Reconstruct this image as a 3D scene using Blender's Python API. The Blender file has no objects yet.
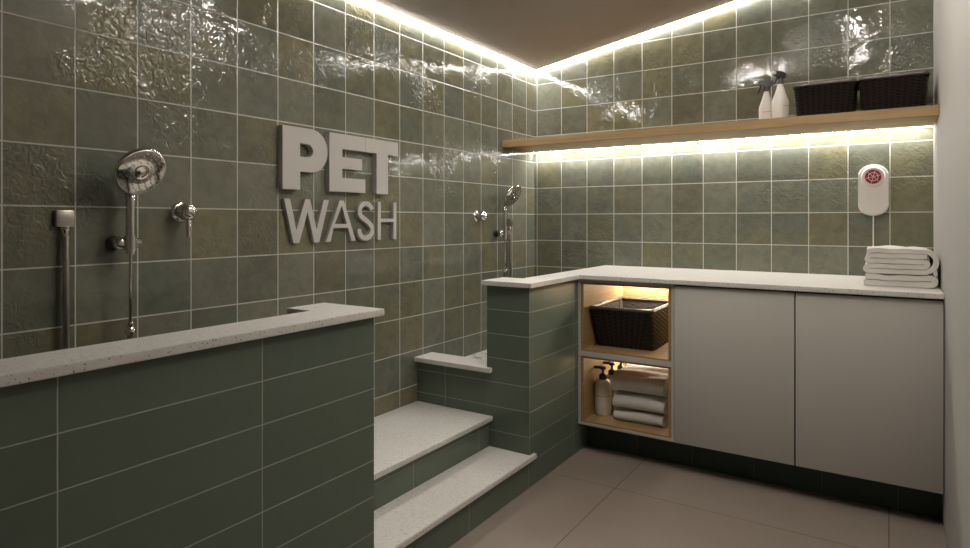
import bpy, bmesh, math, random
from math import pi, sin, cos, radians
from mathutils import Vector, Matrix
random.seed(7)
U = 0.17            # one wall tile course, metres
FZ = -6.915          # floor level in tile courses, measured from eye height
scn = bpy.context.scene
col = scn.collection

def V(x, y, z): return Vector((x*U, y*U, (z-FZ)*U))

# ---------------------------------------------------------------- materials
def new_mat(name):
    m = bpy.data.materials.new(name); m.use_nodes = True
    nt = m.node_tree; nt.nodes.clear()
    out = nt.nodes.new('ShaderNodeOutputMaterial')
    b = nt.nodes.new('ShaderNodeBsdfPrincipled')
    nt.links.new(b.outputs[0], out.inputs[0])
    return m, nt, b

class NB:
    def __init__(s, nt): s.nt = nt
    def n(s, t, **k):
        nd = s.nt.nodes.new(t)
        for a, v in k.items(): setattr(nd, a, v)
        return nd
    def set(s, sock, v):
        if isinstance(v, bpy.types.NodeSocket): s.nt.links.new(v, sock)
        else: sock.default_value = v
    def m(s, op, *a):
        nd = s.n('ShaderNodeMath', operation=op)
        for i, v in enumerate(a): s.set(nd.inputs[i], v)
        return nd.outputs[0]
    def xyz(s, x, y, z):
        nd = s.n('ShaderNodeCombineXYZ')
        for i, v in enumerate((x, y, z)): s.set(nd.inputs[i], v)
        return nd.outputs[0]
    def mix(s, f, a, b):
        nd = s.n('ShaderNodeMix', data_type='RGBA')
        s.set(nd.inputs['Factor'], f); s.set(nd.inputs['A'], a); s.set(nd.inputs['B'], b)
        return nd.outputs['Result']
    def ramp(s, f, stops, interp='LINEAR'):
        nd = s.n('ShaderNodeValToRGB'); cr = nd.color_ramp; cr.interpolation = interp
        while len(cr.elements) < len(stops): cr.elements.new(.5)
        for e, (p, c) in zip(cr.elements, stops):
            e.position = p; e.color = c if len(c) == 4 else (*c, 1)
        s.set(nd.inputs[0], f); return nd.outputs[0]
    def noise(s, vec, scale, detail=2, rough=.5, dist=0):
        nd = s.n('ShaderNodeTexNoise')
        s.set(nd.inputs['Vector'], vec); nd.inputs['Scale'].default_value = scale
        nd.inputs['Detail'].default_value = detail; nd.inputs['Roughness'].default_value = rough
        nd.inputs['Distortion'].default_value = dist
        return nd.outputs[0]

def tile_mat(name, tw, th, pz, px, py, stops, grout, gw=.014, rough=(.1, .2), crackle=True,
             jitter=.5, bump=1.0, spec=.5):
    """ceramic tile in a straight grid on vertical faces; sizes and phases in courses"""
    m, nt, b = new_mat(name); N = NB(nt)
    geo = N.n('ShaderNodeNewGeometry')
    sp = N.n('ShaderNodeSeparateXYZ'); nt.links.new(geo.outputs['Position'], sp.inputs[0])
    sn = N.n('ShaderNodeSeparateXYZ'); nt.links.new(geo.outputs['True Normal'], sn.inputs[0])
    isx = N.m('GREATER_THAN', N.m('ABSOLUTE', sn.outputs[0]), .5)
    sx = N.m('DIVIDE', N.m('SUBTRACT', sp.outputs[0], px*U), tw*U)
    sy = N.m('DIVIDE', N.m('SUBTRACT', sp.outputs[1], py*U), tw*U)
    s = N.m('ADD', N.m('MULTIPLY', sy, isx), N.m('MULTIPLY', sx, N.m('SUBTRACT', 1.0, isx)))
    t = N.m('DIVIDE', N.m('SUBTRACT', sp.outputs[2], (pz-FZ)*U), th*U)
    fs, ft = N.m('FLOOR', s), N.m('FLOOR', t)
    ds = N.m('ABSOLUTE', N.m('SUBTRACT', N.m('FRACT', s), .5))
    dt = N.m('ABSOLUTE', N.m('SUBTRACT', N.m('FRACT', t), .5))
    es = N.m('MULTIPLY', N.m('SUBTRACT', .5, ds), tw)      # distance to edge in courses
    et = N.m('MULTIPLY', N.m('SUBTRACT', .5, dt), th)
    ed = N.m('MINIMUM', es, et)
    mask = N.m('SMOOTH_MIN', 1.0, N.m('MAXIMUM', 0.0, N.m('DIVIDE', N.m('SUBTRACT', ed, gw), .006)), 0.0)
    cell = N.xyz(N.m('ADD', fs, N.m('MULTIPLY', isx, 71.3)), ft, 3.7)
    wn = N.n('ShaderNodeTexWhiteNoise', noise_dimensions='3D'); nt.links.new(cell, wn.inputs['Vector'])
    rnd = wn.outputs['Value']
    wn2 = N.n('ShaderNodeTexWhiteNoise', noise_dimensions='4D'); nt.links.new(cell, wn2.inputs['Vector']); wn2.inputs['W'].default_value = 5.1
    r2 = wn2.outputs['Value']
    off = N.n('ShaderNodeVectorMath', operation='MULTIPLY_ADD')
    nt.links.new(wn.outputs['Color'], off.inputs[0]); off.inputs[1].default_value = (jitter,)*3
    nt.links.new(geo.outputs['Position'], off.inputs[2])
    pv = off.outputs[0]
    cloud = N.noise(pv, 7, 3, .55)
    f = N.m('ADD', N.m('MULTIPLY', rnd, .8), N.m('MULTIPLY', cloud, .35))
    colr = N.ramp(N.m('SUBTRACT', f, .08), stops)
    mott = N.noise(pv, 22, 4, .6, .6)
    colr = N.mix(N.m('MULTIPLY', N.ramp(mott, [(.35, (1, 1, 1)), (.6, (0, 0, 0))]), .22 if crackle else .06), colr, (.03, .04, .028, 1))
    nt.links.new(N.mix(mask, (*grout, 1), colr), b.inputs['Base Color'])
    rr = N.m('ADD', rough[0], N.m('MULTIPLY', r2, rough[1]-rough[0]))
    rr = N.m('ADD', N.m('MULTIPLY', rr, mask), N.m('MULTIPLY', .8, N.m('SUBTRACT', 1.0, mask)))
    nt.links.new(rr, b.inputs['Roughness'])
    b.inputs['Specular IOR Level'].default_value = spec
    # relief: grout recess + slow waves + pitted glaze
    h = N.m('MULTIPLY', mask, .0006)
    if crackle:
        wav = N.noise(pv, 9, 1, .5)
        h = N.m('ADD', h, N.m('MULTIPLY', wav, .0016))
        amt = N.ramp(N.noise(geo.outputs['Position'], 2.6, 2, .5), [(.49, (.12, .12, .12)), (.58, (1, 1, 1))])
        pit = N.noise(pv, 40, 1, .5, 1.1)
        h = N.m('ADD', h, N.m('MULTIPLY', N.m('MULTIPLY', pit, amt), .0042))
    else:
        h = N.m('ADD', h, N.m('MULTIPLY', N.noise(pv, 6, 1, .5), .0008))
    bp = N.n('ShaderNodeBump'); bp.inputs['Strength'].default_value = bump; bp.inputs['Distance'].default_value = 1.0
    nt.links.new(h, bp.inputs['Height']); nt.links.new(bp.outputs[0], b.inputs['Normal'])
    return m

def plain(name, c, rough=.5, metal=0, bump=0, bscale=60, spec=.5, vary=0, sheen=0, ior=None):
    m, nt, b = new_mat(name); N = NB(nt)
    tc = N.n('ShaderNodeTexCoord').outputs['Object']
    if vary:
        k = N.noise(tc, bscale*.2, 3, .6)
        nt.links.new(N.mix(k, tuple(x*(1-vary) for x in c)+(1,), tuple(min(1, x*(1+vary)) for x in c)+(1,)), b.inputs['Base Color'])
    else: b.inputs['Base Color'].default_value = (*c, 1)
    b.inputs['Roughness'].default_value = rough; b.inputs['Metallic'].default_value = metal
    b.inputs['Specular IOR Level'].default_value = spec
    if sheen: b.inputs['Sheen Weight'].default_value = sheen
    if bump:
        bp = N.n('ShaderNodeBump'); bp.inputs['Strength'].default_value = .6; bp.inputs['Distance'].default_value = bump
        nt.links.new(N.noise(tc, bscale, 3, .6), bp.inputs['Height']); nt.links.new(bp.outputs[0], b.inputs['Normal'])
    return m

def emis(name, c, s):
    m = bpy.data.materials.new(name); m.use_nodes = True; nt = m.node_tree; nt.nodes.clear()
    o = nt.nodes.new('ShaderNodeOutputMaterial'); e = nt.nodes.new('ShaderNodeEmission')
    e.inputs[0].default_value = (*c, 1); e.inputs[1].default_value = s
    nt.links.new(e.outputs[0], o.inputs[0]); return m

def terrazzo():
    m, nt, b = new_mat('white_terrazzo'); N = NB(nt)
    geo = N.n('ShaderNodeNewGeometry').outputs['Position']
    base = N.mix(N.noise(geo, 40, 3, .6), (.6, .575, .535, 1), (.7, .675, .63, 1))
    for sc, th, c, off in ((150, .26, (.2, .165, .13), 0), (95, .2, (.34, .31, .27), 3.3), (210, .24, (.46, .41, .34), 7.7), (70, .13, (.1, .08, .065), 5.5)):
        mp = N.n('ShaderNodeVectorMath', operation='ADD'); nt.links.new(geo, mp.inputs[0]); mp.inputs[1].default_value = (off,)*3
        vo = N.n('ShaderNodeTexVoronoi'); nt.links.new(mp.outputs[0], vo.inputs['Vector']); vo.inputs['Scale'].default_value = sc
        sep = N.n('ShaderNodeSeparateColor'); nt.links.new(vo.outputs['Color'], sep.inputs[0])
        k = N.m('MULTIPLY', N.m('LESS_THAN', vo.outputs['Distance'], N.m('MULTIPLY', sep.outputs[0], th*1.45)), N.m('LESS_THAN', sep.outputs[1], .42))
        base = N.mix(N.m('MULTIPLY', k, .72), base, (*c, 1))
    nt.links.new(base, b.inputs['Base Color']); b.inputs['Roughness'].default_value = .42
    return m

def oak(name, axis='X', c1=(.265, .165, .068), c2=(.38, .25, .115)):
    m, nt, b = new_mat(name); N = NB(nt)
    tc = N.n('ShaderNodeTexCoord').outputs['Object']
    mp = N.n('ShaderNodeMapping'); nt.links.new(tc, mp.inputs[0])
    mp.inputs['Scale'].default_value = {'X': (1.5, 22, 22), 'Y': (22, 1.5, 22), 'Z': (22, 22, 1.5)}[axis]
    g = N.noise(mp.outputs[0], 1.6, 5, .65, .8)
    nt.links.new(N.ramp(g, [(.3, c1), (.7, c2)]), b.inputs['Base Color'])
    b.inputs['Roughness'].default_value = .5
    return m

Z_STOPS = [(0, (.12, .124, .09)), (.2, (.17, .176, .132)), (.4, (.2, .2, .155)), (.55, (.142, .152, .12)),
           (.7, (.2, .184, .112)), (.85, (.148, .149, .104)), (1, (.185, .16, .106))]
M = {}
M['zellige_left'] = tile_mat('zellige_left', 1.0384, 1, 5.2345, 0, -.631, Z_STOPS, (.52, .51, .46), gw=.009, rough=(.025, .05), spec=.4)
M['zellige_back'] = tile_mat('zellige_back', 1.0384, 1, 5.2345, .122, 0, Z_STOPS, (.52, .51, .46), gw=.009, rough=(.025, .05), spec=.4)
G_STOPS = [(0, (.108, .136, .102)), (1, (.122, .15, .112))]
M['green_tile'] = tile_mat('green_tile', 2.71, .6475, FZ, 1.02, -7.183, G_STOPS, (.36, .37, .32), gw=.005, rough=(.34, .42), crackle=False, spec=.35)
M['green_riser'] = tile_mat('green_riser', 2.69, .6475, FZ+.08, .904, -7.63, G_STOPS, (.36, .37, .32), gw=.005, rough=(.34, .42), crackle=False, spec=.35)
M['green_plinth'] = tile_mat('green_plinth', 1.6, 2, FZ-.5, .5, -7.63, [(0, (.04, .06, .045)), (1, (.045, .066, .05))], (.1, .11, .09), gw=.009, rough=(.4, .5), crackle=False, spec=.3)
M['terrazzo'] = terrazzo()
M['plaster'] = plain('right_wall_plaster', (.36, .34, .31), .75, bump=.0006, bscale=40, vary=.04)
M['ceiling'] = plain('ceiling_paint', (.37, .32, .275), .85, bump=.0005, bscale=30, vary=.05)
M['white_wall'] = plain('white_wall', (.26, .24, .21), .8)
M['oak_x'] = oak('oak_x', 'X'); M['oak_y'] = oak('oak_y', 'Y'); M['oak_z'] = oak('oak_z', 'Z')
M['cabinet'] = plain('greige_lacquer', (.49, .465, .425), .48, vary=.02, bscale=10, spec=.4)
M['gap'] = plain('shadow_gap_black', (.02, .02, .018), .8)
M['chrome'] = plain('chrome', (.72, .69, .65), .12, 1)
M['satin'] = plain('brushed_nickel', (.5, .46, .41), .3, 1)
M['black'] = plain('black_plastic', (.02, .018, .017), .35)
M['darktrig'] = plain('charcoal_trigger_plastic', (.035, .03, .036), .4)
M['letter'] = plain('sign_off_white', (.54, .515, .485), .6, spec=.25)
M['white_pl'] = plain('white_plastic', (.7, .67, .62), .35)
M['bottle'] = plain('white_bottle', (.72, .68, .61), .32)
M['label'] = plain('bottle_label_grey', (.42, .4, .37), .5)
M['red'] = plain('alarm_red', (.32, .018, .03), .35)
M['towel'] = plain('towel_terry', (.7, .675, .63), .95, bump=.0025, bscale=260, vary=.05, sheen=.3, spec=.1)
M['towel2'] = plain('towel_smooth', (.6, .575, .53), .95, bump=.0012, bscale=320, vary=.04, sheen=.2, spec=.1)
M['wicker'] = plain('dark_wicker', (.028, .021, .018), .3, vary=.35, bscale=500, spec=.5)
M['wickerin'] = plain('wicker_core', (.014, .010, .008), .8)
M['wicker_rim'] = plain('wicker_rim_bark', (.05, .034, .026), .45, vary=.3, bscale=400)
WARM = (1, .86, .66)
M['led'] = emis('led_cove', (1, .97, .93), 85)
M['led_shelf'] = emis('led_shelf', (1, .97, .93), 72)
M['led_niche'] = emis('led_niche', (1, .9, .73), 95)
M['lamp'] = emis('added_lamp_diffuser', (1, .93, .85), 400)
M['alu'] = plain('led_profile_aluminium', (.6, .6, .6), .4, 1)

def floor_mat():
    m, nt, b = new_mat('floor_large_tile'); N = NB(nt)
    P = N.n('ShaderNodeNewGeometry').outputs['Position']
    sp = N.n('ShaderNodeSeparateXYZ'); nt.links.new(P, sp.inputs[0])
    sx = N.m('DIVIDE', N.m('SUBTRACT', sp.outputs[0], 5.59*U), 5.93*U)
    sy = N.m('DIVIDE', N.m('SUBTRACT', sp.outputs[1], -5.95*U), 5.93*U)
    ed = N.m('MULTIPLY', N.m('MINIMUM', N.m('SUBTRACT', .5, N.m('ABSOLUTE', N.m('SUBTRACT', N.m('FRACT', sx), .5))),
             N.m('SUBTRACT', .5, N.m('ABSOLUTE', N.m('SUBTRACT', N.m('FRACT', sy), .5)))), 5.93)
    mask = N.m('GREATER_THAN', ed, .011)
    c = N.mix(N.noise(P, 5, 4, .6), (.245, .2, .168, 1), (.285, .235, .198, 1))
    nt.links.new(N.mix(mask, (.09, .07, .055, 1), c), b.inputs['Base Color'])
    b.inputs['Roughness'].default_value = .5
    bp = N.n('ShaderNodeBump'); bp.inputs['Distance'].default_value = .0008
    nt.links.new(N.m('ADD', mask, N.m('MULTIPLY', N.noise(P, 60, 3), .2)), bp.inputs['Height']); nt.links.new(bp.outputs[0], b.inputs['Normal'])
    return m
M['floor'] = floor_mat()

def mosaic_mat():
    m, nt, b = new_mat('shower_floor_mosaic'); N = NB(nt)
    P = N.n('ShaderNodeNewGeometry').outputs['Position']
    vo = N.n('ShaderNodeTexVoronoi', feature='DISTANCE_TO_EDGE'); nt.links.new(P, vo.inputs['Vector']); vo.inputs['Scale'].default_value = 9
    k = N.m('GREATER_THAN', vo.outputs['Distance'], .035)
    nt.links.new(N.mix(k, (.3, .28, .25, 1), (.68, .65, .6, 1)), b.inputs['Base Color']); b.inputs['Roughness'].default_value = .4
    return m
M['mosaic'] = mosaic_mat()

# ---------------------------------------------------------------- geometry helpers
def obj(name, bm, mat, parent=None, smooth=False, origin=None):
    """bm in world space -> one mesh object with its origin at `origin` (or its parent's origin)"""
    me = bpy.data.meshes.new(name)
    if origin is None:
        if parent is not None: origin = parent['_o']
        else:
            xs = [v.co for v in bm.verts]
            origin = ((min(c.x for c in xs)+max(c.x for c in xs))/2, (min(c.y for c in xs)+max(c.y for c in xs))/2, min(c.z for c in xs))
    O = Vector(origin)
    bmesh.ops.translate(bm, verts=bm.verts, vec=-O)
    bmesh.ops.recalc_face_normals(bm, faces=bm.faces)
    bm.to_mesh(me); bm.free()
    if smooth:
        for p in me.polygons: p.use_smooth = True
        me.set_sharp_from_angle(angle=radians(smooth if smooth is not True else 45))
    me.materials.append(M[mat] if isinstance(mat, str) else mat)
    o = bpy.data.objects.new(name, me); col.objects.link(o)
    if parent is not None:
        o.parent = parent; o.location = O - Vector(parent['_o'])
        o['_o'] = tuple(O)
    else:
        o.location = O; o['_o'] = tuple(O)
    return o

def thing(name, label, cat, loc, group=None):
    o = bpy.data.objects.new(name, None); o.empty_display_size = .05; col.objects.link(o)
    o.location = loc; o['_o'] = tuple(loc); return tag(o, label, cat, group)
def tag(o, label, cat, group=None):
    o['label'] = label; o['category'] = cat
    if group: o['group'] = group
    return o
def struct(o): o['kind'] = 'structure'; return o

def box(bm, x0, x1, y0, y1, z0, z1, bev=0):
    vs = [bm.verts.new(V(x, y, z)) for x in (x0, x1) for y in (y0, y1) for z in (z0, z1)]
    fs = [(0, 1, 3, 2), (4, 6, 7, 5), (0, 4, 5, 1), (2, 3, 7, 6), (0, 2, 6, 4), (1, 5, 7, 3)]
    F = [bm.faces.new([vs[i] for i in f]) for f in fs]
    if bev:
        es = list({e for f in F for e in f.edges})
        bmesh.ops.bevel(bm, geom=es, offset=bev*U, segments=2, affect='EDGES', profile=.5)
    return bm
def B(*a, bev=0): return box(bmesh.new(), *a, bev=bev)

def prism(pts, z0, z1, bev=0, bm=None):
    """plan polygon (x,y) extruded from z0 to z1"""
    bm = bm or bmesh.new()
    lo = [bm.verts.new(V(x, y, z0)) for x, y in pts]; hi = [bm.verts.new(V(x, y, z1)) for x, y in pts]
    n = len(pts); F = [bm.faces.new(lo[::-1]), bm.faces.new(hi)]
    for i in range(n): F.append(bm.faces.new((lo[i], lo[(i+1) % n], hi[(i+1) % n], hi[i])))
    if bev:
        bmesh.ops.recalc_face_normals(bm, faces=bm.faces)
        bmesh.ops.bevel(bm, geom=list({e for f in F for e in f.edges}), offset=bev*U, segments=2, affect='EDGES')
    return bm

def lathe(bm, prof, mat4=Matrix(), seg=28, caps=True):
    """prof: (radius, height) in metres about local z, placed by mat4 (metres)"""
    rings = []
    for r, h in prof:
        rings.append([bm.verts.new(mat4 @ Vector((r*cos(2*pi*i/seg), r*sin(2*pi*i/seg), h))) for i in range(seg)])
    for a, b in zip(rings, rings[1:]):
        for i in range(seg): bm.faces.new((a[i], a[(i+1) % seg], b[(i+1) % seg], b[i]))
    if caps: bm.faces.new(rings[0][::-1]); bm.faces.new(rings[-1])
    return bm
def frame(p, d, up=Vector((0, 0, 1))):
    z = Vector(d).normalized()
    if abs(z.dot(up)) > .98: up = Vector((0, 1, 0))
    x = up.cross(z).normalized(); y = z.cross(x)
    m = Matrix((x, y, z)).transposed().to_4x4(); m.translation = p; return m
def tube(bm, pts, r, seg=12, caps=True):
    """pts in metres; r a number or a list"""
    n = len(pts); rs = r if isinstance(r, (list, tuple)) else [r]*n
    t0 = (pts[1]-pts[0]).normalized(); m = frame(pts[0], t0); nx = m.col[0].to_3d(); rings = []
    for i, p in enumerate(pts):
        t = (pts[min(i+1, n-1)]-pts[max(i-1, 0)]).normalized()
        nx = (nx - t*nx.dot(t)).normalized(); ny = t.cross(nx)
        rings.append([bm.verts.new(p+rs[i]*(nx*cos(2*pi*k/seg)+ny*sin(2*pi*k/seg))) for k in range(seg)])
    for a, b in zip(rings, rings[1:]):
        for i in range(seg): bm.faces.new((a[i], a[(i+1) % seg], b[(i+1) % seg], b[i]))
    if caps: bm.faces.new(rings[0][::-1]); bm.faces.new(rings[-1])
    return bm
def bez(P, n=20):
    """Catmull-Rom through points"""
    out = []; Q = [P[0]]+list(P)+[P[-1]]
    for i in range(1, len(Q)-2):
        for k in range(n):
            t = k/n; a, b, c, d = Q[i-1], Q[i], Q[i+1], Q[i+2]
            out.append(.5*((2*b)+(c-a)*t+(2*a-5*b+4*c-d)*t*t+(3*b-a-3*c+d)*t**3))
    out.append(P[-1]); return out

# ---------------------------------------------------------------- room shell
XR, YF = 12.555, -26.0
def ceil_z(x): return 5.73+.1755*x
def shell(name, bm, mat): return struct(obj(name, bm, mat, origin=(0, 0, 0)))
shell('floor', B(-.5, XR+.5, YF-.5, .5, FZ-.4, FZ), 'floor')
shell('wall_left', B(-.5, 0, YF, 0, FZ, 9), 'zellige_left')
shell('wall_back', B(-.5, XR+.5, 0, .5, FZ, 9), 'zellige_back')
shell('wall_right', B(XR, XR+.5, YF, 0, FZ, 9), 'plaster')
shell('wall_front', B(-.5, XR+.5, YF-.5, YF, FZ, 9), 'white_wall')
G = .15   # cove gap between wall and ceiling panel
bm = bmesh.new()
def slab(bm, x0, x1, y0, y1, dz0, dz1):
    vs = [bm.verts.new(V(x, y, ceil_z(x)+dz)) for x in (x0, x1) for y in (y0, y1) for dz in (dz0, dz1)]
    for f in [(0, 1, 3, 2), (4, 6, 7, 5), (0, 4, 5, 1), (2, 3, 7, 6), (0, 2, 6, 4), (1, 5, 7, 3)]: bm.faces.new([vs[i] for i in f])
slab(bm, G, XR, YF, -G, 0, .5)
shell('ceiling', bm, 'ceiling')
bm = bmesh.new(); slab(bm, 0, XR, YF, 0, .5, .8)
shell('ceiling_upper', bm, 'white_wall').name = 'trim_1'
# LED profiles in the cove gap
def cove(name, pts, label):
    t = thing(name, label, 'light', V(*pts[0]), 'cove light strips')
    return t
t = thing('cove_light_strip', 'bright white light strip along the left tiled wall at the ceiling', 'light', V(0, YF, 5.9))
obj('profile', B(0.01, .12, -12.0, -.02, 5.76, 5.82), 'alu', t)
obj('diffuser', B(.02, .11, -11.95, -.03, 5.715, 5.76), 'led', t)
t = thing('cove_light_strip', 'bright white light strip rising along the back tiled wall at the ceiling', 'light', V(0, 0, 5.9))
def slope_box(x0, x1, y0, y1, a, b):
    bm = bmesh.new(); slab(bm, x0, x1, y0, y1, a, b); return bm
obj('profile', slope_box(.14, XR-.02, -.12, -.01, .03, .08), 'alu', t)
obj('diffuser', slope_box(.15, XR-.05, -.11, -.02, -.02, .03), 'led', t)
# unseen linear lamp added to light the foreground, side taken from the coping shadow
t = thing('added_linear_lamp', 'added unseen ceiling lamp, long and slim, running beside the right wall', 'light', V(10.35, -10, ceil_z(10.35)-.1))
obj('housing', slope_box(10.2, 10.5, -13.0, -5.5, -.06, -.001), 'white_pl', t)
obj('diffuser', slope_box(10.33, 10.37, -12.9, -5.6, -.085, -.06), 'lamp', t)
t = thing('added_linear_lamp', 'added unseen ceiling lamp, short and slim, across the room over the walkway', 'light', V(6.5, -10, ceil_z(6.5)-.1))  # second unseen lamp, added to brighten the faces turned to the camera
obj('housing', slope_box(5.3, 8.2, -10.15, -9.85, -.06, -.001), 'white_pl', t)
obj('diffuser', slope_box(5.4, 8.1, -10.035, -9.965, -.085, -.06), 'lamp', t)

# ---------------------------------------------------------------- fixed masonry: half walls, steps, curbs
XP, YP, ZC = 3.73, -7.14, -1.62
CT = .125   # coping thickness
def coping(pts, z, name='coping', parent=None, th=CT): return obj(name, prism(pts, z-th, z, bev=.012), 'terrazzo', parent, smooth=30)
# near half wall
t = thing('half_wall', 'long green tiled half wall in the foreground with speckled white coping', 'half wall', V(3.3, -18, FZ))
obj('tiled_wall', prism([(3.0, YF+.01), (XP, YF+.01), (XP, -12.93), (2.4, -12.93), (2.4, -13.52), (3.0, -13.52)], FZ, ZC+.015-CT), 'green_tile', t)
coping([(2.9, YF+.01), (3.835, YF+.01), (3.835, -12.76), (2.26, -12.76), (2.26, -13.68), (2.9, -13.68)], ZC+.015, parent=t)
# far half wall (its coping runs on into the worktop)
obj('half_wall', prism([(2.42, YP), (XP, YP), (XP, -.005), (3.0, -.005), (3.0, -6.15), (2.42, -6.15)], FZ, ZC-CT), 'green_tile')
tag(bpy.data.objects[-1] if False else col.objects[-1], 'green tiled half wall ending in a corner between the steps and the cabinets', 'half wall')
# worktop + coping: one continuous slab
wt = obj('worktop', prism([(2.29, -7.24), (3.83, -7.24), (3.83, -4.26), (XR-.005, -4.26), (XR-.005, -.01), (2.92, -.01), (2.92, -6.1), (2.29, -6.1)], ZC-CT, ZC, bev=.012), 'terrazzo', smooth=30)
tag(wt, 'long white speckled stone worktop over the cabinets, running onto the green half wall', 'worktop')
# steps
LZ, SZ = -5.245, -6.065
t = thing('wash_steps', 'two green tiled steps with white speckled stone treads between the half walls', 'steps', V(1.9, -10, FZ))
obj('riser', B(.01, 2.49, -12.925, YP, FZ, LZ-CT), 'green_riser', t)
obj('riser', B(2.495, XP, -12.925, YP, FZ, SZ-CT), 'green_tile', t)
obj('tread', B(.01, 2.615, -12.92, YP-.005, LZ-CT, LZ, bev=.012), 'terrazzo', t, smooth=30)
obj('tread', prism([(2.495, -12.92), (3.84, -12.92), (3.84, -6.94), (XP+.004, -6.94), (XP+.004, YP-.005), (2.495, YP-.005)], SZ-CT, SZ, bev=.012), 'terrazzo', t, smooth=30)
# curbs and shower floors
t = thing('shower_curb', 'low green tiled curb with white coping at the back of the steps', 'curb', V(1.2, -6.8, FZ))
obj('tiled_curb', B(.01, 2.415, YP, -6.45, FZ, -3.95-CT), 'green_tile', t)
obj('coping', prism([(.01, -7.3), (2.6, -7.3), (2.6, -7.145), (2.41, -7.145), (2.41, -6.45), (.01, -6.45)], -3.95-CT, -3.95, bev=.012), 'terrazzo', t, smooth=30)
fl = obj('shower_floor', B(.01, 2.995, -6.44, -.01, FZ, -4.41), 'mosaic')
tag(fl, 'white mosaic shower floor behind the low curb', 'shower floor')
t = thing('shower_curb', 'low green tiled curb hidden behind the foreground half wall', 'curb', V(1.2, -13, FZ))
obj('tiled_curb', B(.01, 2.395, -13.52, -12.93, FZ, -3.95-CT), 'green_tile', t)
obj('coping', B(.01, 2.395, -13.54, -12.8, -3.95-CT, -3.95, bev=.012), 'terrazzo', t, smooth=30)
fl = obj('shower_floor', B(.01, 2.995, YF+.02, -13.55, FZ, -4.41), 'mosaic')
tag(fl, 'white mosaic shower floor behind the foreground half wall', 'shower floor')

# ---------------------------------------------------------------- cabinets
CY, CB, CTOP = -4.15, -6.07, ZC-CT
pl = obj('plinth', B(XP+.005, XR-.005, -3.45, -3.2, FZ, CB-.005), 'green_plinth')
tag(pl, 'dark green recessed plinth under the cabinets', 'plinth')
t = thing('open_cabinet', 'open wall cabinet with two lit oak niches', 'cabinet', V(5.1, -2, CB))
x0, x1 = XP+.005, 6.58; fr = .07; YB = -.85
bm = bmesh.new()
box(bm, x0, x0+fr, CY, -.02, CB, CTOP-.02); box(bm, x1-fr, x1, CY, -.02, CB, CTOP-.02)
box(bm, x0+fr, x1-fr, CY, -.02, CB, CB+fr); box(bm, x0+fr, x1-fr, CY, -.02, CTOP-.09, CTOP-.02)
box(bm, x0+fr, x1-fr, YB+.06, -.02, CB+fr, CTOP-.09)
obj('carcass', bm, 'cabinet', t)
ZM0, ZM1 = -4.06, -3.86
obj('shelf', B(x0+fr, x1-fr, CY, YB+.06, ZM0+.03, ZM1-.03), 'cabinet', t)
def lining(z0, z1):
    a, b, L = x0+fr, x1-fr, .09
    bm = bmesh.new(); yf = CY+.03
    box(bm, a, a+L, yf, YB+.05, z0, z1); box(bm, b-L, b, yf, YB+.05, z0, z1)
    box(bm, a+L, b-L, yf, YB+.05, z0, z0+.05); box(bm, a+L, b-L, yf, YB+.05, z1-.06, z1)
    box(bm, a+L, b-L, YB, YB+.05, z0+.05, z1-.06)
    n = obj('oak_lining', bm, 'oak_y', t)
    obj('led_strip', B(a+L+.05, b-L-.05, YB-.3, YB-.1, z1-.095, z1-.061), 'led_niche', n)
lining(CB+fr, ZM0+.03); lining(ZM1-.03, CTOP-.09)
def cabinet(xa, xb, label):
    t = thing('cabinet', label, 'cabinet', V((xa+xb)/2, -2, CB), 'greige handleless cabinets')
    obj('body', B(xa+.01, xb-.01, CY+.13, -.02, CB+.02, CTOP-.02), 'gap', t)
    obj('door', B(xa+.015, xb-.015, CY-.02, CY+.11, CB, CTOP-.05, bev=.01), 'cabinet', t, smooth=30)
cabinet(6.58, 9.569, 'plain greige handleless cabinet with one flat door beside the lit niches')
cabinet(9.569, XR-.005, 'plain greige handleless cabinet with one flat door next to the right wall')

# ---------------------------------------------------------------- floating shelf
t = thing('floating_shelf', 'long oak floating shelf with a light strip beneath, high on the back wall', 'shelf', V(6.2, -1, 2.62))
obj('board', B(.005, XR-.005, -2.4, -.005, 2.58, 2.84, bev=.008), 'oak_x', t)
obj('led_strip', B(.05, XR-.05, -.3, -.17, 2.572, 2.579), 'led_shelf', t)

# ---------------------------------------------------------------- sign letters
def glyph(name, loops, t, label):
    ky, k0, kz = (1.0080, .170, 1.008) if t > .12 else (1.0042, .092, 1.004)
    """loops: list of polygons (first outer, rest holes) in (y, z) on the left wall"""
    bm = bmesh.new(); edges = []
    for lp in loops:
        vs = [bm.verts.new(V(0.004, ky*y+k0, z*kz)) for y, z in lp]
        edges += [bm.edges.new((vs[i], vs[(i+1) % len(vs)])) for i in range(len(vs))]
    bmesh.ops.triangle_fill(bm, use_beauty=True, use_dissolve=False, edges=edges)
    r = bmesh.ops.extrude_face_region(bm, geom=bm.faces[:])
    bmesh.ops.translate(bm, verts=[v for v in r['geom'] if isinstance(v, bmesh.types.BMVert)], vec=(t*U, 0, 0))
    o = obj(name, bm, 'letter'); tag(o, label, 'letter', 'pet wash sign letters'); return o
def arc(cy, cz, ry, rz, a0, a1, n=20): return [(cy+ry*cos(radians(a0+(a1-a0)*i/n)), cz+rz*sin(radians(a0+(a1-a0)*i/n))) for i in range(n+1)]
T1 = .16
zt, zb = 2.12, .70
P_out = [(-12.133, zb), (-11.644, zb), (-11.644, 1.115)] + arc(-11.3, (zt+1.115)/2, .485, (zt-1.115)/2, -90, 90) + [(-12.133, zt)]
P_in = [(-11.644, 1.456), (-11.644, 1.76)] + arc(-11.42, 1.608, .158, .152, 90, -90, 14)
glyph('letter', [P_out, P_in], T1, 'thick white letter P of the word PET on the left wall')
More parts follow.
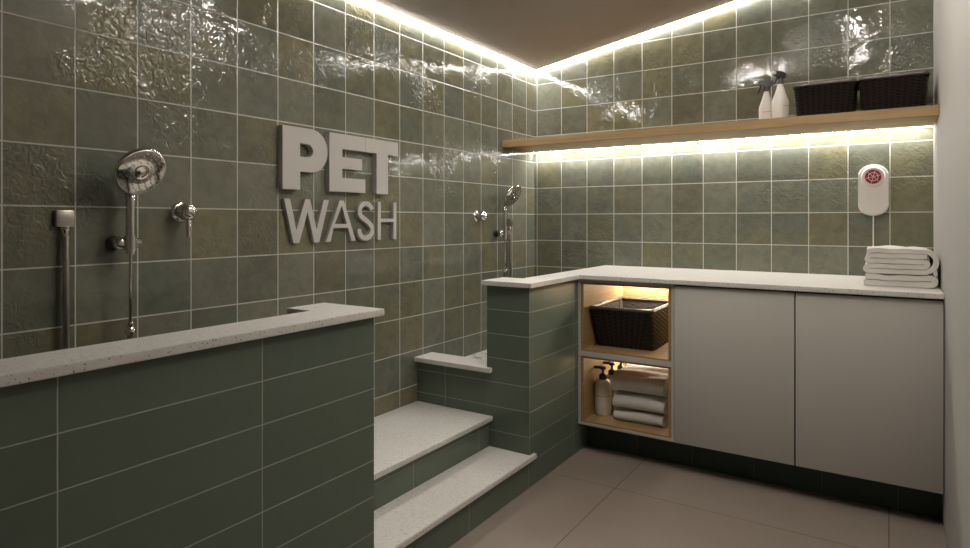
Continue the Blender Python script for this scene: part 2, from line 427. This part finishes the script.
glyph('letter', [[(-10.755, zb), (-9.537, zb), (-9.537, 1.045), (-10.334, 1.045), (-10.334, 1.27), (-9.653, 1.27), (-9.653, 1.555), (-10.334, 1.555), (-10.334, 1.755), (-9.54, 1.755), (-9.54, zt), (-10.755, zt)]], T1, 'thick white letter E of the word PET on the left wall')
glyph('letter', [[(-9.114, zb), (-8.675, zb), (-8.675, 1.75), (-8.265, 1.75), (-8.265, zt), (-9.53, zt), (-9.53, 1.755), (-9.114, 1.755)]], T1, 'thick white letter T of the word PET on the left wall')
T2 = .1; wt_, wb_ = .49, -.52
glyph('letter', [[(-12.01, wt_), (-11.845, wt_), (-11.665, -.22), (-11.41, wt_), (-11.265, wt_), (-11.06, -.22), (-10.845, wt_), (-10.68, wt_),
                  (-10.985, wb_), (-11.14, wb_), (-11.337, .2), (-11.585, wb_), (-11.75, wb_)]], T2, 'thin white letter W of the word WASH on the left wall')
glyph('letter', [[(-10.77, wb_), (-10.625, wb_), (-10.53, -.19), (-10.04, -.19), (-9.93, wb_), (-9.775, wb_), (-10.19, wt_), (-10.335, wt_)],
                 [(-10.49, -.09), (-10.26, .36), (-10.085, -.09)]], T2, 'thin white letter A of the word WASH on the left wall')
# S as a stroked path
cs = -9.405; path = arc(cs, .225, .24, .21, 15, 180, 14) + arc(cs+.02, .2, .26, .235, 185, 235, 6)[1:]
path = arc(cs, .235, .235, .2, 12, 235, 18) + [(cs-.02, .03), (cs+.09, -.045)] + arc(cs, -.255, .24, .21, 50, -190, 22)
def stroke(path, w):
    L, R = [], []
    for i, (y, z) in enumerate(path):
        a = path[max(0, i-1)]; b = path[min(len(path)-1, i+1)]
        d = Vector((b[0]-a[0], b[1]-a[1])).normalized(); n = Vector((-d.y, d.x))*w/2
        L.append((y+n.x, z+n.y)); R.append((y-n.x, z-n.y))
    return L+R[::-1]
def smooth_path(p, k=2):
    for _ in range(k): p = [p[0]]+[((p[i-1][0]+2*p[i][0]+p[i+1][0])/4, (p[i-1][1]+2*p[i][1]+p[i+1][1])/4) for i in range(1, len(p)-1)]+[p[-1]]
    return p
glyph('letter', [stroke(smooth_path(path), .13)], T2, 'thin white letter S of the word WASH on the left wall')
hs = .12
glyph('letter', [[(-8.964, wb_), (-8.844, wb_), (-8.844, -.045), (-8.34, -.045), (-8.34, wb_), (-8.221, wb_), (-8.221, wt_), (-8.34, wt_), (-8.34, .045), (-8.844, .045), (-8.844, wt_), (-8.964, wt_)]], T2, 'thin white letter H of the word WASH on the left wall')

# ---------------------------------------------------------------- shower fittings
def W(x, y, z): return V(x, y, z)
def shower_set(py, hy, hz, hx, by, bz, oy, oz, vy, vz, lev, where, floorz, face_dir, hosebend, square=True, tubelen=1.35, rhead=.43):
    # outlet
    t = thing('shower_outlet', f'chrome wall outlet with hose connection, {where}', 'shower outlet', W(0, oy, oz))
    bm = bmesh.new()
    if square:
        box(bm, .0, .1, oy-.14, oy+.14, oz-.14, oz+.14, bev=.02)
    else:
        lathe(bm, [(.06*U, 0), (.07*U, .12*U)], frame(W(0, oy, oz), (1, 0, 0)))
        box(bm, .02, .2, oy-.07, oy+.07, oz-.12, oz+.12, bev=.02)
    obj('plate', bm, 'satin', t, smooth=30)
    nutc = W(.1, oy, oz-.14)
    obj('hose_nut', lathe(bmesh.new(), [(.075*U, 0), (.075*U, .05*U), (.055*U, .09*U), (.055*U, .14*U)], frame(nutc, (0, 0, -1))), 'chrome', t, smooth=True)
    # bracket
    t = thing('shower_bracket', f'round chrome wall bracket holding the hand shower, {where}', 'bracket', W(0, by, bz))
    obj('rosette', lathe(bmesh.new(), [(.125*U, 0), (.13*U, .03*U), (.12*U, .09*U), (.06*U, .11*U), (.06*U, .16*U)], frame(W(0, by, bz), (1, 0, 0))), 'black', t, smooth=True)
    cl = W(.34, py, bz)
    bm = bmesh.new()
    lathe(bm, [(.02*U, -.06*U), (.09*U, -.06*U), (.12*U, 0), (.12*U, .06*U), (.08*U, .11*U), (.02*U, .12*U)], frame(W(.22, by, bz), (1, 0, 0)))
    lathe(bm, [(.095*U, -.13*U), (.095*U, .13*U), (.07*U, .13*U), (.07*U, -.13*U), (.095*U, -.13*U)], frame(cl, Vector((0, 0, 1))), caps=False)
    lathe(bm, [(.01*U, 0), (.085*U, .02*U), (.085*U, .1*U), (.02*U, .12*U)], frame(W(.34, py+.06, bz), (.2, 1, 0)))
    obj('clamp', bm, 'chrome', t, smooth=True)
    # hand shower
    t = thing('hand_shower', f'chrome hand shower with round spray head, {where}', 'hand shower', W(.34, by, bz-1.35))
    head = W(hx, hy, hz); fd = Vector(face_dir).normalized()
    hm = frame(head, fd); R = rhead*U
    obj('spray_head', lathe(bmesh.new(), [(.2*R, -.42*R), (.55*R, -.38*R), (.92*R, -.22*R), (R, -.08*R), (R, .0), (.96*R, .04*R)], hm, seg=48), 'chrome', t, smooth=True)
    bm = bmesh.new()
    lathe(bm, [(.93*R, .035*R), (.9*R, .06*R), (.3*R, .03*R), (.28*R, .09*R), (.2*R, .1*R), (.18*R, .05*R), (.02*R, .06*R)], hm, seg=48)
    obj('spray_plate', bm, 'chrome', t, smooth=True)
    bm = bmesh.new()
    for ring, n in ((.42, 10), (.56, 14), (.7, 18), (.82, 22)):
        for k in range(n):
            a = 2*pi*k/n+ring*3
            lathe(bm, [(.022*R, 0), (.018*R, .06*R)], hm @ Matrix.Translation((ring*R*cos(a), ring*R*sin(a), .04*R)), seg=6)
    obj('nozzles', bm, 'satin', t)
    nv = hm.col[2].to_3d(); dn = (Vector((0, 0, -1)) + nv*nv.z).normalized()
    neck = head + dn*.8*R - nv*.2*R
    bot = W(.34, py, bz-.2)
    top = W(.34, py, oz*0+hz-.42)
    pts = bez([neck, neck+dn*.3*R, top+Vector((0, 0, -.05*U)), (top*.6+bot*.4), (top*.3+bot*.7), bot], 6)
    n = len(pts); rs = [(.088-.02*i/(n-1))*U for i in range(n)]
    obj('handle', tube(bmesh.new(), pts, rs, 14), 'chrome', t, smooth=True)
    tb = W(.32, py, bz-.2-tubelen)
    obj('handle_tube', tube(bmesh.new(), [bot+Vector((0, 0, .03*U)), (bot+tb)/2, tb], .028*U), 'chrome', t, smooth=True)
    obj('hose_nut', lathe(bmesh.new(), [(.045*U, .16*U), (.06*U, .13*U), (.05*U, .08*U), (.085*U, .03*U), (.085*U, -.05*U)], Matrix.Translation(tb), seg=16), 'chrome', t, smooth=True)
    # hose from the outlet down and back up to the handle tube
    lo = floorz
    p = [nutc+Vector((0, 0, -.12*U)), nutc+Vector((.02*U, hosebend*.35*U, -.7*U)), nutc+Vector((.02*U, hosebend*.5*U, -1.5*U)), W(.14, oy+hosebend*.02, lo+.6), W(.2, oy+(by-oy)*.25, lo+.12),
         W(.25, oy+(by-oy)*.75, lo+.12), W(.3, py, lo+.6), tb+Vector((0, 0, -.4*U)), tb+Vector((0, 0, -.04*U))]
    h = obj('shower_hose', tube(bmesh.new(), bez(p, 10), .052*U, 12), 'satin', smooth=True)
    tag(h, f'metal shower hose hanging from the outlet, {where}', 'hose')
    # mixer valve
    t = thing('mixer_valve', f'chrome mixer valve with lever, {where}', 'valve', W(0, vy, vz))
    obj('rosette', lathe(bmesh.new(), [(.19*U, 0), (.19*U, .03*U), (.17*U, .05*U), (.1*U, .06*U)], frame(W(0, vy, vz), (1, 0, 0))), 'chrome', t, smooth=True)
    obj('knob', lathe(bmesh.new(), [(.09*U, .04*U), (.09*U, .1*U), (.14*U, .13*U), (.165*U, .2*U), (.165*U, .28*U), (.14*U, .36*U), (.09*U, .4*U), (.02*U, .415*U)], frame(W(0, vy, vz), (1, 0, 0))), 'chrome', t, smooth=True)
    if lev:
        q = [W(.28, vy, vz-.1), W(.3, vy, vz-.28), W(.31, vy, vz-.48)]
        obj('lever', tube(bmesh.new(), bez(q, 6), [.035*U]*5+[.045*U]*8, 10), 'chrome', t, smooth=True)
shower_set(-15.47, -15.44, .84, .62, -15.6, -.4, -16.4, .03, -14.37, .16, True, 'above the foreground half wall', -4.3, (.866, .06, -.5), -.0, rhead=.45)
shower_set(-2.75, -2.57, .85, .55, -2.85, -.46, -2.03, -.06, -4.02, .14, False, 'in the far corner', -4.3, (.85, -.05, -.55), 0, square=False, tubelen=1.1, rhead=.42)

# ---------------------------------------------------------------- wicker baskets
def basket(cx, cy, z0, wb, db, wt2, dt, h, label, rot=0, rows=22, stakes=15, group=None):
    base = W(cx, cy, z0)
    t = thing('wicker_basket', label, 'basket', base, group)
    Rm = Matrix.Rotation(rot, 3, 'Z')
    def pt(a, f, off=0):   # a in 0..1 round the rounded rectangle, f height 0..1
        w, d = wb+(wt2-wb)*f, db+(dt-db)*f; r = .07
        segs = [(w-2*r), pi*r/2, (d-2*r), pi*r/2]*2; tot = sum(segs); s = a % 1*tot
        cor = [(w/2-r, -d/2+r, -90), (w/2-r, d/2-r, 0), (-w/2+r, d/2-r, 90), (-w/2+r, -d/2+r, 180)]
        starts = [(-w/2+r, -d/2, 1, 0), (w/2, -d/2+r, 0, 1), (w/2-r, d/2, -1, 0), (-w/2, d/2-r, 0, -1)]
        for k in range(4):
            if s <= segs[2*k]:
                x, y, dx, dy = starts[k]; n = (dy, -dx); p = (x+dx*s, y+dy*s); break
            s -= segs[2*k]
            if s <= segs[2*k+1]:
                c = cor[k]; an = radians(c[2]+90*s/segs[2*k+1]); n = (cos(an), sin(an)); p = (c[0]+r*n[0], c[1]+r*n[1]); break
            s -= segs[2*k+1]
        v = Rm @ Vector(((p[0]+n[0]*off)*U, (p[1]+n[1]*off)*U, 0))
        return base + v + Vector((0, 0, h*f*U))
    ns = 2*(int((wb*2+db*2)*stakes/2)//2)+1; th = h/rows*.52
    bm = bmesh.new(); n = ns*4
    for r in range(rows):
        f = (r+.5)/rows; ring = []
        for i in range(n):
            a = i/n; off = .028*sin(pi*ns*a*1.0 + pi*r)*1.0
            c = [pt(a, f+dz/h, off+do) for do, dz in ((.022, 0), (0, th*.9), (-.022, 0), (0, -th*.9))]
            ring.append([bm.verts.new(v) for v in c])
        for i in range(n):
            A, Bq = ring[i], ring[(i+1) % n]
            for k in range(4): bm.faces.new((A[k], Bq[k], Bq[(k+1) % 4], A[(k+1) % 4]))
    obj('weave', bm, 'wicker', t, smooth=80)
    bm = bmesh.new(); na = 64   # inner core + floor, so no light leaks through
    rings = [[bm.verts.new(pt(i/na, f, o)) for i in range(na)] for f, o in ((0, -.01), (.99, -.01), (.99, -.03), (.04, -.03))]
    for a_, b_ in zip(rings, rings[1:]):
        for i in range(na): bm.faces.new((a_[i], a_[(i+1) % na], b_[(i+1) % na], b_[i]))
    bm.faces.new(rings[0][::-1]); bm.faces.new(rings[-1])
    obj('basket_core', bm, 'wickerin', t)
    bm = bmesh.new()
    for off, dz, rr in ((.03, .0, .035), (-.03, .0, .035), (0, .03, .035)):
        pts = [pt(i/120, 1+dz/h+.006*(i % 2), off) for i in range(121)]
        tube(bm, pts, rr*U, 6)
    obj('rim', bm, 'wicker_rim', t, smooth=80)
    return t
G3 = 'dark wicker baskets'
basket(10.03, -1.25, 2.845, 1.3, 1.2, 1.44, 1.45, .875, 'dark wicker basket on the high shelf, beside the spray bottles', group=G3)
basket(11.61, -1.25, 2.845, 1.34, 1.2, 1.46, 1.45, .875, 'dark wicker basket on the high shelf, next to the right wall', group=G3)
basket(4.86, -2.42, ZM1+.025, 1.66, 1.7, 1.84, 2.75, 1.2, 'dark wicker basket in the upper lit cabinet niche, holding a cloth', rot=radians(2), rows=20, stakes=14, group=G3)

# ---------------------------------------------------------------- towels
def towel(name, cx, cy, z0, w, d, layers, th, label, axis='x', mat='towel', group=None, sag=0, rot=0, cat='towel', seed=1, wrap=True):
    """folded cloth: a ribbon cross-section folded back and forth, swept across its width"""
    rnd = random.Random(seed)
    # centre line in (s, z); s from -w/2..w/2
    c = []; hw = w/2
    def line(sa, sb, z, n=14):
        for i in range(n+1): 
            s = sa+(sb-sa)*i/n; c.append((s, z))
    def turn(s, za, zb, side, n=8):
        r = abs(zb-za)/2
        for i in range(1, n):
            a = -pi/2+pi*i/n
            c.append((s+side*cos(a)*r, (za+zb)/2+(r*sin(a) if zb > za else -r*sin(a))))
    Zs = [th*(.5+i) for i in range(layers)]
    top = Zs[-1]; e = th
    if layers == 5 and wrap:
        big = (top-Zs[0])/2; a0, b0 = -hw+e/2, hw-big*.8-e*.2
        line(-hw+.01, hw-big, top); turn(hw-big, top, Zs[0], 1, 14); line(hw-big, a0, Zs[0]); turn(a0, Zs[0], Zs[1], -1)
        line(a0, b0, Zs[1]); turn(b0, Zs[1], Zs[2], 1); line(b0, a0+.03, Zs[2]); turn(a0+.03, Zs[2], Zs[3], -1); line(a0+.03, b0+.05, Zs[3])
    elif layers == 4 and wrap:
        big = (top-Zs[0])/2
        line(-hw+.01, hw-big, top); turn(hw-big, top, Zs[0], 1, 14); line(hw-big, -hw+e/2, Zs[0]); turn(-hw+e/2, Zs[0], Zs[1], -1)
        line(-hw+e/2, hw-big-e*.2, Zs[1]); turn(hw-big-e*.2, Zs[1], Zs[2], 1); line(hw-big-e*.2, -hw+.04, Zs[2])
    else:
        sd = 1; c_s = -hw+.02
        for i in range(layers):
            end = (hw-th/2)*sd if i < layers-1 else (hw-.05)*sd
            line(c_s, end, Zs[i])
            if i < layers-1: turn(end, Zs[i], Zs[i+1], sd)
            c_s = end; sd = -sd
    # offset into a closed outline
    hth = th*.44; L, R = [], []
    for i, (s, z) in enumerate(c):
        a, b = c[max(0, i-1)], c[min(len(c)-1, i+1)]
        dv = Vector((b[0]-a[0], b[1]-a[1]))
        if dv.length < 1e-6: continue
        dv.normalize(); L.append((s-dv.y*hth, z+dv.x*hth)); R.append((s+dv.y*hth, z-dv.x*hth))
    m = len(L); nd = 16; bm = bmesh.new(); grid = []
    ph = rnd.random()*6
    Hh = layers*th
    for j in range(nd+1):
        q = j/nd*2-1
        tap = 1-.0*abs(q)
        row = []
        edge = 1-.10*max(0, (abs(q)-.86)/.14)**2     # softened hem
        for k, (s, z) in enumerate(L+R[::-1]):
            zz = z
            lift = z/Hh
            wob = .035*th*sin(5*s+ph+3*q)+.03*th*sin(11*s+2*q+ph*2)
            zz += lift*(-sag*th*((s/hw)**2)*.9 - .35*sag*th*q*q + wob*3)
            ss = s + .02*sin(3*q+ph+z*4)*w*.3
            dd = q*(d/2)*edge + .012*sin(7*s+z*9+ph)
            x, y = (ss, dd) if axis == 'x' else (dd, -ss)
            ca, sa = cos(rot), sin(rot)
            row.append(bm.verts.new(V(cx+x*ca-y*sa, cy+x*sa+y*ca, z0+max(zz, .003))))
        grid.append(row)
    K = len(grid[0])
    for a, b in zip(grid, grid[1:]):
        for k in range(K): bm.faces.new((a[k], a[(k+1) % K], b[(k+1) % K], b[k]))
    for row in (grid[0], grid[-1]):
        for k in range(m-1): bm.faces.new((row[k], row[k+1], row[2*m-2-k], row[2*m-1-k]))
    o = obj(name, bm, mat, smooth=60)
    tag(o, label, cat, group); return o
# right-hand stack on the worktop
towel('folded_towel', 11.71, -2.35, ZC+.003, 1.46, 1.7, 2, .15, 'flat folded off-white towel at the bottom of the stack on the worktop', mat='towel2', seed=3, sag=.1)
towel('folded_towel', 11.75, -2.35, ZC+.308, 1.42, 1.7, 5, .13, 'thick rolled-over off-white towel on top of the stack on the worktop', mat='towel2', seed=8, sag=.3)
# niche stack
NZ = CB+.07+.05
towel('folded_towel', 5.37, -2.75, NZ+.004, 1.58, 1.62, 2, .17, 'folded white towel at the bottom of the pile in the lower niche', axis='y', seed=11, sag=.25, group='towels in the lower niche')
towel('folded_towel', 5.38, -2.75, NZ+.365, 1.56, 1.7, 2, .24, 'folded white towel in the middle of the pile in the lower niche', axis='y', seed=5, sag=.3, group='towels in the lower niche')
towel('folded_towel', 5.36, -2.72, NZ+.87, 1.66, 1.75, 2, .28, 'thick folded white towel on top of the pile in the lower niche', axis='y', seed=7, sag=.3, group='towels in the lower niche')
# cloth in the niche basket
towel('folded_cloth', 5.0, -2.45, ZM1+.095, 1.2, 1.5, 4, .235, 'folded pale cloth lying inside the wicker basket in the niche', axis='y', seed=9, sag=.1, cat='cloth')

# ---------------------------------------------------------------- bottles
def pump_bottle(x, y, z, rot):
    t = thing('pump_bottle', '', 'bottle', V(x, y, z), 'white pump bottles')
    T = Matrix.Translation(V(x, y, z)); r = .248*U
    obj('body', lathe(bmesh.new(), [(.9*r, 0), (r, .04*U), (r, .88*U), (.93*r, .97*U), (.7*r, 1.04*U), (.42*r, 1.08*U)], T, seg=32), 'bottle', t, smooth=40)
    lb = obj('label_lines', lathe(bmesh.new(), [(1.01*r, .58*U), (1.012*r, .585*U), (1.012*r, .6*U), (1.01*r, .605*U)], T, seg=32, caps=False), 'label', t)
    bm = bmesh.new(); lathe(bm, [(.44*r, 1.06*U), (.48*r, 1.09*U), (.46*r, 1.2*U), (.2*r, 1.25*U), (.15*r, 1.26*U), (.15*r, 1.36*U), (.38*r, 1.37*U), (.4*r, 1.43*U), (.3*r, 1.46*U)], T, seg=20)
    d = Vector((cos(rot), sin(rot), 0)); p = V(x, y, z)+Vector((0, 0, 1.42*U))
    tube(bm, bez([p, p+d*.2*U, p+d*.34*U+Vector((0, 0, -.01*U)), p+d*.42*U+Vector((0, 0, -.07*U))], 5), .045*U, 8)
    obj('pump', bm, 'black', t, smooth=40)
    return t
PB = ['white pump bottle at the front of the lower niche, its body fully in view', 'white pump bottle second in line, behind the front one in the lower niche', 'white pump bottle furthest back in the lower niche, mostly hidden']
first = pump_bottle(4.14, -3.22, NZ+.003, radians(200)); first['label'] = PB[0]
def dup(root, loc, rz, label):
    r = root.copy(); col.objects.link(r); r.location = loc; r.rotation_euler = (0, 0, rz); r['label'] = label
    for ch in root.children:
        c = ch.copy(); col.objects.link(c); c.parent = r
    return r
dup(first, V(4.17, -2.55, NZ+.003), radians(-12), PB[1]); dup(first, V(4.2, -1.85, NZ+.003), radians(18), PB[2])

def spray_bottle(x, y, z):
    t = thing('spray_bottle', '', 'bottle', V(x, y, z), 'white spray bottles on the high shelf')
    # body: rounded-square sections tapering to the neck
    bm = bmesh.new(); rings = []
    for h, a, b, e in ((0, .19, .16, 4), (.03, .205, .175, 4), (.5, .21, .18, 4), (.56, .2, .175, 3.6), (.78, .13, .12, 2.8), (.95, .085, .085, 2.2), (1.0, .072, .072, 2), (1.06, .07, .07, 2)):
        ring = []
        for i in range(28):
            th = 2*pi*i/28; cc, ss = cos(th), sin(th)
            k = (abs(cc)**e+abs(ss)**e)**(-1/e)
            ring.append(bm.verts.new(V(x+a*k*cc, y+b*k*ss, z+h)))
        rings.append(ring)
    for a_, b_ in zip(rings, rings[1:]):
        for i in range(28): bm.faces.new((a_[i], a_[(i+1) % 28], b_[(i+1) % 28], b_[i]))
    bm.faces.new(rings[0][::-1]); bm.faces.new(rings[-1])
    obj('body', bm, 'bottle', t, smooth=50)
    obj('label_lines', B(x-.1, x+.12, y-.19, y-.178, z+.38, z+.4), 'label', t)
    bm = bmesh.new()
    lathe(bm, [(.085*U, 0), (.085*U, .14*U), (.06*U, .17*U), (.055*U, .3*U)], Matrix.Translation(V(x, y, z+1.02)), seg=18)
    # head: tapered horizontal body pointing to -x
    hd = []
    for px, zl, zh, w in ((.2, 1.24, 1.3, .03), (.14, 1.18, 1.34, .06), (-.02, 1.16, 1.37, .075), (-.16, 1.23, 1.37, .065), (-.22, 1.27, 1.36, .05)):
        hd.append([bm.verts.new(V(x+px, y+sy*w, z+zz)) for sy, zz in ((-1, zl), (1, zl), (1, zh), (-1, zh))])
    for a_, b_ in zip(hd, hd[1:]):
        for i in range(4): bm.faces.new((a_[i], a_[(i+1) % 4], b_[(i+1) % 4], b_[i]))
    bm.faces.new(hd[0]); bm.faces.new(hd[-1])
    head = obj('trigger_head', bm, 'darktrig', t, smooth=50)
    obj('trigger', tube(bmesh.new(), bez([V(x-.12, y, z+1.28), V(x-.17, y, z+1.18), V(x-.2, y, z+1.08), V(x-.26, y, z+1.0)], 5), .028*U, 8), 'darktrig', t, smooth=True)
    obj('nozzle', lathe(bmesh.new(), [(.05*U, 0), (.05*U, .08*U), (.035*U, .1*U)], frame(V(x-.22, y, z+1.315), (-1, 0, 0)), seg=14), 'white_pl', t, smooth=40)
    return t
s1 = spray_bottle(8.43, -.95, 2.845)
s1.rotation_euler = (0, 0, radians(5)); s1['label'] = 'white spray bottle whose dark trigger points left, first on the high shelf'
dup(s1, V(8.93, -1.85, 2.845), radians(58), 'white spray bottle turned towards the room, between the other spray bottle and a basket')

# ---------------------------------------------------------------- wall device with red grille
t = thing('wall_alarm', 'white oblong wall unit with a round red grille and hanging cord', 'alarm', V(11.14, 0, .12))
def stadium(cx, z0, z1, hw, rz, n=14):
    return ([(cx+hw*cos(radians(a)), z1-rz+rz*sin(radians(a))) for a in [180*i/n for i in range(n+1)]] +
            [(cx+hw*cos(radians(a)), z0+rz+rz*sin(radians(a))) for a in [180+180*i/n for i in range(n+1)]])
def vplate(pts, y0, y1, bev=.03):
    bm = bmesh.new()
    a = [bm.verts.new(V(x, y0, z)) for x, z in pts]; b = [bm.verts.new(V(x, y1, z)) for x, z in pts]; n = len(pts)
    f = [bm.faces.new(a), bm.faces.new(b[::-1])]+[bm.faces.new((a[i], b[i], b[(i+1) % n], a[(i+1) % n])) for i in range(n)]
    if bev: bmesh.ops.bevel(bm, geom=list(f[1].edges), offset=bev*U, segments=3, affect='EDGES')
    return bm
obj('housing', vplate(stadium(11.14, .13, 1.62, .375, .3), -.005, -.17, .04), 'white_pl', t, smooth=40)
yc, rz_ = 11.14, 1.25
dm = frame(V(yc, -.17, rz_), (0, -1, 0))
obj('collar', lathe(bmesh.new(), [(.3*U, -.01*U), (.3*U, .03*U), (.27*U, .06*U), (.22*U, .06*U)], dm, seg=40), 'white_pl', t, smooth=40)
obj('red_grille', lathe(bmesh.new(), [(.205*U, .055*U), (.2*U, .075*U), (.05*U, .085*U)], dm, seg=36), 'red', t, smooth=40)
bm = bmesh.new()
for k in range(6):
    a = pi*k/6+.26
    if k % 1 == 0:
        d = Vector((cos(a), sin(a), 0))*.185*U if k % 2 == 0 else None
        if d: tube(bm, [dm @ (d+Vector((0, 0, .085*U))), dm @ (-d+Vector((0, 0, .085*U)))], .009*U, 6)
tube(bm, [dm @ Vector((.12*U*cos(2*pi*i/30), .12*U*sin(2*pi*i/30), .084*U)) for i in range(31)], .009*U, 6)
obj('grille_bars', bm, 'white_pl', t, smooth=True)
bm = bmesh.new()
for dx in (-.16, 0, .16): box(bm, yc+dx-.006, yc+dx+.006, -.176, -.165, .3, .95)
obj('ribs', bm, 'white_pl', t)
tube_bm = tube(bmesh.new(), [V(yc, -.06, .14), V(yc, -.06, -.5), V(yc, -.06, -1.1), V(yc, -.06, -1.6)], .016*U, 8)
obj('cord', tube_bm, 'white_pl', t, smooth=True)

# ---------------------------------------------------------------- camera, world, view
for o in bpy.data.objects:
    if '_o' in o: del o['_o']
cam = bpy.data.cameras.new('camera'); co = bpy.data.objects.new('camera', cam); col.objects.link(co)
scn.camera = co
cam.sensor_width = 36; cam.lens = 622.6*36/970
cam.shift_y = -(274-220.33)/970
cam.clip_start = .02
co.location = V(11.525, -21.26, 0)
co.rotation_euler = (pi/2, 0, .5758)
w = bpy.data.worlds.new('world'); scn.world = w; w.use_nodes = True
w.node_tree.nodes['Background'].inputs[0].default_value = (.02, .018, .015, 1)
vs = scn.view_settings
scn.display_settings.display_device = 'sRGB'
vs.view_transform = 'Standard'; vs.look = 'None'; vs.gamma = 1; vs.use_curve_mapping = False; vs.exposure = 0
scn.cycles.max_bounces = 8
